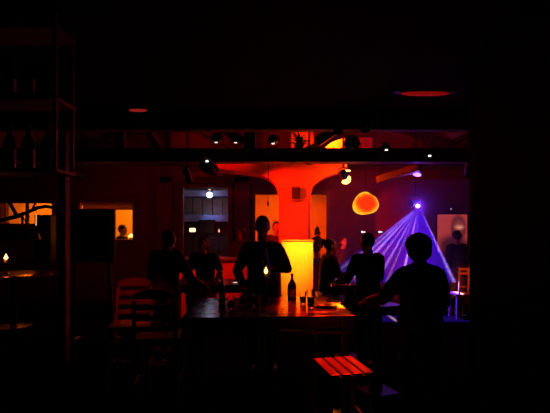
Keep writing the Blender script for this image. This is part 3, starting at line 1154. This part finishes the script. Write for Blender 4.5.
def tumbler(label, loc, h=.13, r=.036, group='glasses on the bar table', drink=True):
    t = thing('glass', label, 'glass', loc, 0, group)
    bm = BM()
    lathe(bm, [(0, 0), (r * .82, 0), (r * .86, .004), (r, h), (r - .003, h), (r * .8, .014), (0, .012)])
    obj('glass_body', bm, GLASS, t, True)
    if drink:
        bm = BM(); lathe(bm, [(0, .0135), (r * .79, .015), (r * .88, h * .6), (0, h * .6)])
        obj('drink', bm, mat('dark_drink', (.05, .012, .01), .1, bump=0), t, True)
    return t


bottle('dark beer bottle right of the candle on the bar table', on(292, 301), .275, .044)
bottle('dark bottle at the left end of the bar table, left of the tumblers', on(222, 303), .25, .034, GREENG)
bottle('slim bottle between the man and the candle lamp', on(250, 299.5), .20, .03, GREENG)
tumbler('tall glass with violet glints right of the beer bottle', on(311, 308), .17, .038)
tumbler('glass just left of the violet-glinting tall glass', on(303, 304), .12, .034)
tumbler('squat glass at the front left of the bar table', on(243, 305), .11, .036)
tumbler('glass beside the slim bottle in front of the man', on(257, 306), .12, .034)
tumbler('glass near the left front corner of the bar table', on(231, 309), .12, .034)
tumbler('tall thin glass on the far bar table beside the man', on(237, 279), .20, .026, 'glasses on the far table', False)
tumbler('short glass on the far bar table by the leaning arm', on(221, 280.5), .12, .033, 'glasses on the far table')
# plate
t = thing('plate', 'dark round plate on the right end of the bar table', 'plate', on(325, 306.5))
bm = BM(); lathe(bm, [(0, .004), (.07, 0), (.08, .004), (.125, .02), (.128, .023), (.122, .023), (.075, .010), (0, .009)], 32); obj('dish', bm, CERAM, t, True)
bm = BM(); tube(bm, [(-.02, -.02, .014), (.06, .03, .016), (.16, .05, .03)], .0045, 6); ball(bm, (-.04, -.03, .014), (.03, .016, .005)); obj('spoon', bm, CHROME, t, True)
# candle lamp
t = thing('candle_lamp', 'tall glass candle lamp burning in front of the standing man', 'candle lamp', on(266, 300))
bm = BM(); lathe(bm, [(0, 0), (.05, 0), (.05, .012), (.018, .03), (.012, .10), (.015, .19), (.038, .215), (.04, .225), (0, .225)]); obj('holder', bm, CERAM, t, True)
bm = BM(); lathe(bm, [(0, .225), (.02, .225), (.02, .268), (.015, .272), (0, .270)], 16); cd = obj('candle', bm, WAX, t, True)
bm = BM(); lathe(bm, [(0, .268), (.012, .276), (.0215, .292), (.017, .305), (.008, .322), (0, .34)], 14); obj('flame', bm, FLAME, cd, True)
bm = BM(); lathe(bm, [(.036, .228), (.043, .26), (.045, .30), (.03, .38), (.016, .45), (.011, .52), (.009, .52), (.014, .45), (.028, .38), (.043, .30), (.041, .26), (.034, .228)]); obj('chimney', bm, GLASS, t, True)
light('POINT', (0, 0, .30), ORANGE, .06, t, .02)
# phone on the far table
t = thing('phone', 'phone with a lit screen lying on the far bar table', 'phone', on(238, 283.2), .5)
bm = BM(); box(bm, (0, 0, .006), (.15, .075, .009), None, .003); obj('case', bm, BLACKP, t)
bm = BM(); box(bm, (0, 0, .0112), (.14, .066, .001)); obj('display', bm, PHONE_E, t)

# round table and candle on the left
t = thing('round_table', 'round pedestal table with a candle at the far left', 'table', (W(14, 0, 7.2).x, 7.2, 0))
bm = BM(); lathe(bm, [(0, .86), (.64, .86), (.67, .875), (.67, .895), (.66, .90), (0, .90)], 40); obj('tabletop', bm, TABLEW, t, True)
bm = BM(); lathe(bm, [(0, 0), (.28, 0), (.28, .03), (.06, .06), (.045, .4), (.06, .84), (.2, .86), (0, .86)]); obj('pedestal', bm, BLACKM, t, True)
p = W(6, 258, 7.1)
t = thing('candle_glass', 'small candle burning in a glass on the round table', 'candle', (p.x, 7.1, TZ + .001))
bm = BM(); lathe(bm, [(0, 0), (.07, 0), (.07, .01), (.015, .03), (.013, .17), (.04, .20), (.045, .20), (0, .20)]); obj('stand', bm, CERAM, t, True)
bm = BM(); lathe(bm, [(0, .20), (.03, .20), (.03, .245), (0, .245)]); cd = obj('wax', bm, WAX, t, True)
bm = BM(); lathe(bm, [(0, .243), (.02, .256), (.034, .272), (.022, .295), (.006, .33), (0, .345)], 14); obj('flame', bm, FLAME, cd, True)
light('POINT', (0, -.05, .30), (1, .09, .003), .8, t, .02)

# ------------------------------------------------------------------ dark things at the left
p0, p1 = W(70, 209, 6.2), W(115, 262, 6.2)
t = thing('display_board', 'large black board on legs blocking the bright left window', 'board', ((p0.x + p1.x) / 2, 6.2, 0))
bm = BM(); box(bm, (0, 0, (p0.z + p1.z) / 2), (p1.x - p0.x, .07, p0.z - p1.z), None, .01); obj('panel', bm, BLACKP, t)
bm = BM(); box(bm, (0, -.04, (p0.z + p1.z) / 2), (p1.x - p0.x - .08, .02, p0.z - p1.z - .08), None, .004); obj('face', bm, mat('board_face', (.02, .018, .018), .5), t)
for sx in (-1, 1):
    bm = BM(); bar(bm, (sx * .24, 0, p1.z + .02), (sx * .3, .0, 0), .05, .05, .005); obj('leg', bm, BLACKM, t)
    bm = BM(); box(bm, (sx * .3, 0, .02), (.06, .5, .04), None, .008); obj('foot', bm, BLACKM, t)
p0, p1 = W(37.5, 215, 8.3), W(53.5, 262, 8.3)
t = thing('loudspeaker', 'black upright loudspeaker on a stand left of the black board', 'speaker', ((p0.x + p1.x) / 2, 8.3, 0))
zc = (p0.z + p1.z) / 2
bm = BM(); box(bm, (0, 0, zc), (p1.x - p0.x, .22, p0.z - p1.z), None, .015); obj('cabinet', bm, BLACKP, t)
bm = BM(); box(bm, (0, -.115, zc), (p1.x - p0.x - .03, .012, p0.z - p1.z - .04), None, .004); obj('grille', bm, BLACKM, t)
bm = BM(); tube(bm, [(0, 0, p1.z), (0, 0, .45)], .018); obj('pole', bm, BLACKM, t, True)
for k in range(3):
    a = k * 2 * PI / 3 + .5
    bm = BM(); tube(bm, [(0, 0, .55), (math.cos(a) * .33, math.sin(a) * .33, .012)], .012); obj('leg', bm, BLACKM, t, True)
# dome lampshade
p = W(8, 226, 6.0)
t = thing('pendant_lamp', 'wide dark dome lampshade hanging at the far left edge', 'lamp', p)
bm = BM(); lathe(bm, [(0, .03), (.1, .03), (.22, .01), (.32, -.03), (.38, -.09), (.41, -.19), (.40, -.19), (.37, -.09), (.31, -.04), (.2, 0), (0, .015)], 36); obj('shade', bm, BLACKM, t, True)
bm = BM(); tube(bm, [(0, 0, .03), (0, 0, 1.3)], .008); obj('cord', bm, CABLE, t)
# gnarled branch
t = thing('branch', 'gnarled dark branch arching across the far left window', 'branch', W(60, 214, 5.3))
q = Vector(W(60, 214, 5.3))
bm = BM()


def bp(px, py, d=5.3):
    return Vector(W(px, py, d)) - q


tube(bm, [bp(-30, 226), bp(-8, 223), bp(6, 219), bp(18, 216), bp(28, 212), bp(37, 208), bp(46, 206.3), bp(54, 208), bp(59, 212), bp(62, 220)], [.022, .026, .024, .028, .022, .024, .022, .02, .018, .012], 9)
obj('stem', bm, BRANCHM, t, True)
for pts, rr in (([bp(10, 203), bp(13, 209), bp(17, 216)], [.02, .022, .024]), ([bp(21, 215), bp(24, 219), bp(26, 222)], [.014, .01, .005]), ([bp(33, 208), bp(35, 203), bp(36, 197)], [.018, .014, .012]),
                ([bp(26, 212), bp(29, 217), bp(28, 220)], [.012, .009, .004]), ([bp(21.5, 216), bp(22.5, 222), bp(22, 226)], [.014, .013, .012])):
    bm = BM(); tube(bm, pts, rr, 7); obj('twig', bm, BRANCHM, t, True)
# slim light tube
t = thing('light_tube', 'thin upright pale light tube between the branch and loudspeaker', 'lamp', W(36, 219, 7.0))
bm = BM(); tube(bm, [(0, 0, -.105), (0.006, 0, .09)], .008); obj('tube', bm, mat('pale_tube_glow', (1, .9, .7), .4, emit=(1, .55, .25), estr=.8), t, True)
bm = BM(); tube(bm, [(.006, 0, .09), (.012, 0, roof_z(t.location.x) - t.location.z)], .004); obj('cord', bm, CABLE, t)
# roller blind and sill lamp at the bright window
t = thing('roller_blind', 'rolled grey blind across the top of the bright left window', 'blind', ((H2[0] + H2[1]) / 2, BY + .12, H2[3] - .1))
bm = BM(); tube(bm, [(-.6, 0, .04), (.6, 0, .04)], .035, 14); obj('roll', bm, FABRIC, t, True)
bm = BM(); box(bm, (0, .034, -.02), (1.18, .006, .12)); box(bm, (0, .034, -.085), (1.18, .016, .02), None, .004); obj('cloth', bm, FABRIC, t)
p = W(131, 239, 9.6)
t = thing('sill_lamp', 'small glowing lamp on the sill of the bright left window', 'lamp', (p.x, 9.6, H2[2] + .036))
bm = BM(); lathe(bm, [(0, 0), (.04, 0), (.04, .012), (.012, .02), (.012, .05), (0, .05)], 16); obj('base', bm, CERAM, t, True)
bm = BM(); lathe(bm, [(0, .05), (.06, .05), (.045, .09), (.02, .12), (0, .13)], 16); obj('shade', bm, AMBER_E, t, True)

# bottle rack hung from the ceiling, left foreground
t = thing('bottle_rack', 'dark open bottle rack hanging from the ceiling in the left foreground', 'rack', (-1.62, 2.75, 0))
for sx in (-1, 1):
    for sy in (-1, 1):
        bm = BM(); box(bm, (sx * .27, sy * .11, 2.465), (.025, .025, .99), None, .003); obj('upright', bm, FRAMEW, t)
for z in (1.98, 2.42, 2.86):
    bm = BM(); box(bm, (0, 0, z), (.58, .26, .025), None, .004); obj('shelf_board', bm, FRAMEW, t)
b0 = None
for z, hn in ((1.98, 'lower'), (2.42, 'upper')):
    for i, nm in enumerate(('leftmost', 'second', 'third', 'rightmost')):
        loc = (-1.62 - .18 + i * .12, 2.72, z + .0135)
        lb = '%s dark bottle on the %s board of the hanging rack' % (nm, hn)
        if b0 is None:
            b0 = bottle(lb, loc, .29, .037, GREENG, 'bottles on the hanging rack')
        else:
            dup(b0, loc, 0, lb)
# ------------------------------------------------------------------ behind the bluish opening: a lit kiosk
ky = 11.2
kx0, kx1 = W(181, 0, ky).x, W(232, 0, ky).x
t = thing('kiosk', 'small bluish-lit kiosk with canopy seen through the middle opening', 'kiosk', ((kx0 + kx1) / 2, ky, 0))
kw = kx1 - kx0
GREYB = mat('pale_blue_boards', (.30, .34, .64), .6, scale=6, var=.15, grain='x')
z1 = W(0, 191, ky).z; z2 = W(0, 197, ky).z
bm = BM(); box(bm, (0, 0, (z1 + z2) / 2), (kw, .5, z1 - z2), None, .01); obj('canopy', bm, GREYB, t)
for sx in (-1, 1):
    bm = BM(); box(bm, (sx * (kw / 2 - .03), .1, z2 / 2), (.05, .05, z2), None, .005); obj('post', bm, FRAMEW, t)
zs = W(0, 215, ky).z
bm = BM()
for i in range(5):
    box(bm, (-kw / 2 + kw / 5 * (i + .5), .2, (zs + z2) / 2), (kw / 5 - .02, .03, z2 - zs - .02), None, .004)
obj('back_panel', bm, mat('kiosk_boards', (.22, .17, .13), .6, scale=6, var=.3, grain='z'), t)
bm = BM(); box(bm, (0, .0, zs - .09), (kw - .1, .36, .17), None, .008); obj('fascia', bm, GREYB, t)
bm = BM(); box(bm, (0, .16, (zs - .18) / 2), (kw - .1, .05, zs - .18), None, .008); obj('lower_wall', bm, mat('kiosk_lower', (.10, .06, .07), .7), t)
p = W(209.5, 192.5, ky - .5)
t = thing('floodlight', 'bright white lamp shining under the kiosk canopy', 'lamp', p)
p2 = W(209.5, 193.5, ky - .5)
bm = BM(); ball(bm, (0, 0, -.06), (.075, .05, .07)); obj('bulb', bm, COOL_E, t, True)
bm = BM(); lathe(bm, [(0, .08), (.04, .08), (.1, .03), (.105, .02), (.09, .02), (0, .05)], 18); tube(bm, [(0, 0, .08), (0, 0, .62)], .008); obj('shade', bm, CHROME, t, True)
bm = BM(); ball(bm, (.01, -.02, .16), (.07, .03, .022)); obj('upper_tube', bm, WHITE_E, t, True)
light('POINT', (0, .02, -.2), (.45, .5, 1), 1.0, t, .06)
light('SPOT', (.02, -.1, -.2), (.45, .48, 1), 8, t, .06, (.03, .7, -.75), 70, 1)
p = W(207, 227, ky - .35)
t = thing('monitor', 'dark square monitor in front of the kiosk', 'monitor', p)
bm = BM(); box(bm, (0, 0, 0), (.42, .06, .36), None, .01); obj('case', bm, BLACKP, t)
bm = BM(); box(bm, (0, -.033, 0), (.37, .008, .31)); obj('display', bm, mat('blank_display', (.03, .03, .05), .3, bump=0), t)
bm = BM(); bar(bm, (0, .0, -.17), (0, .0, -p.z + .0), .05, .05, .005); box(bm, (0, 0, -p.z + .015), (.3, .25, .03), None, .006); obj('stand', bm, BLACKM, t)
p = W(192.5, 230, 9.58)
t = thing('table_lamp', 'small square warm white lamp standing in the middle opening', 'lamp', (p.x, 9.58, H3[2] + .046))
h_ = p.z - H3[2] - .046
bm = BM(); lathe(bm, [(0, 0), (.07, 0), (.07, .015), (.012, .03), (.012, h_ - .05), (0, h_ - .05)], 16); obj('stem', bm, BLACKM, t, True)
bm = BM(); box(bm, (0, 0, h_), (.125, .1, .085), None, .02); obj('shade', bm, mat('warm_lamp_glow', (1, .9, .7), .4, emit=(1, .72, .34), estr=2.2), t)
p = W(219, 231, 9.6)
t = thing('table_lamp', 'tiny pinkish flame light at the right of the middle opening', 'lamp', (p.x, 9.6, H3[2] + .046))
h_ = p.z - H3[2] - .046
bm = BM(); lathe(bm, [(0, 0), (.05, 0), (.05, .015), (.01, .03), (.01, h_ - .03), (0, h_ - .03)], 16); obj('stem', bm, BLACKM, t, True)
bm = BM(); lathe(bm, [(0, h_ - .03), (.018, h_ - .02), (.012, h_ + .03), (0, h_ + .05)], 12); obj('flame', bm, mat('pink_flame', (1, .6, .5), .5, emit=(1, .35, .25), estr=1.3), t, True)
light('POINT', (.05, .1, h_), (1, .03, .01), 3, t, .02)

# plant beside the column against the right orange window
t = thing('potted_plant', 'leafy potted plant on the sill of the right orange window', 'plant', (W(317, 0, 9.6).x, 9.6, H4[2] + .001))
bm = BM(); lathe(bm, [(0, 0), (.06, 0), (.08, .12), (.085, .13), (.07, .13), (.06, .1), (0, .1)], 18); obj('pot', bm, TERRA, t, True)
bm = BM()
for k in range(46):
    a = random.uniform(0, 2 * PI); e_ = random.uniform(.3, 1.5); L = random.uniform(.2, .6)
    tip = Vector((math.cos(a) * math.cos(e_) * L * .32, math.sin(a) * math.cos(e_) * L * .3, .1 + math.sin(e_) * L))
    tube(bm, [(0, 0, .1), tip * .6 + Vector((0, 0, .06)), tip], [.004, .004, .003], 5)
    ball(bm, tip, (.035, .008, .05), Matrix.Rotation(random.uniform(-1, 1), 3, 'Y'), 8, 6)
obj('leaves', bm, LEAF, t)

# glass with violet light by the dancer and a bench edge that catches the beams
t = thing('side_table', 'narrow table with an edge lit violet beside the foreground person', 'table', (1.02, 4.25, 0), .35)
bm = BM(); box(bm, (0, 0, .88), (.30, .4, .035), None, .006); obj('tabletop', bm, mat('black_lacquer', (.03, .025, .03), .2, bump=0), t)
bm = BM(); box(bm, (0, 0, .44), (.06, .06, .85), None, .005); box(bm, (0, 0, .02), (.3, .3, .04), None, .006); obj('pedestal', bm, BLACKM, t)
tumbler('glass glinting violet in the gap between the seated person and dancer', (W(348, 0, 5.4).x, 5.4, .941), .12, .036, 'glasses on the small table')
t = thing('side_table', 'small round table in the gap between the two dark standing figures', 'table', (W(347, 0, 5.5).x, 5.5, 0))
bm = BM(); lathe(bm, [(0, .90), (.20, .90), (.21, .92), (.20, .94), (0, .94)], 30); obj('tabletop', bm, TABLEW, t, True)
bm = BM(); lathe(bm, [(0, 0), (.16, 0), (.16, .02), (.03, .04), (.03, .9), (0, .9)], 20); obj('pedestal', bm, BLACKM, t, True)
# added violet wash for the floor behind, no fixture seen there
par_can('added spotlight high on the right washing the dance floor violet', (3.4, 6.6, 2.6), (1.9, 6.3, 0), .06, VIOLET, 18, 75, led=False, group='added spotlights on the right', rod=True, blend=1)
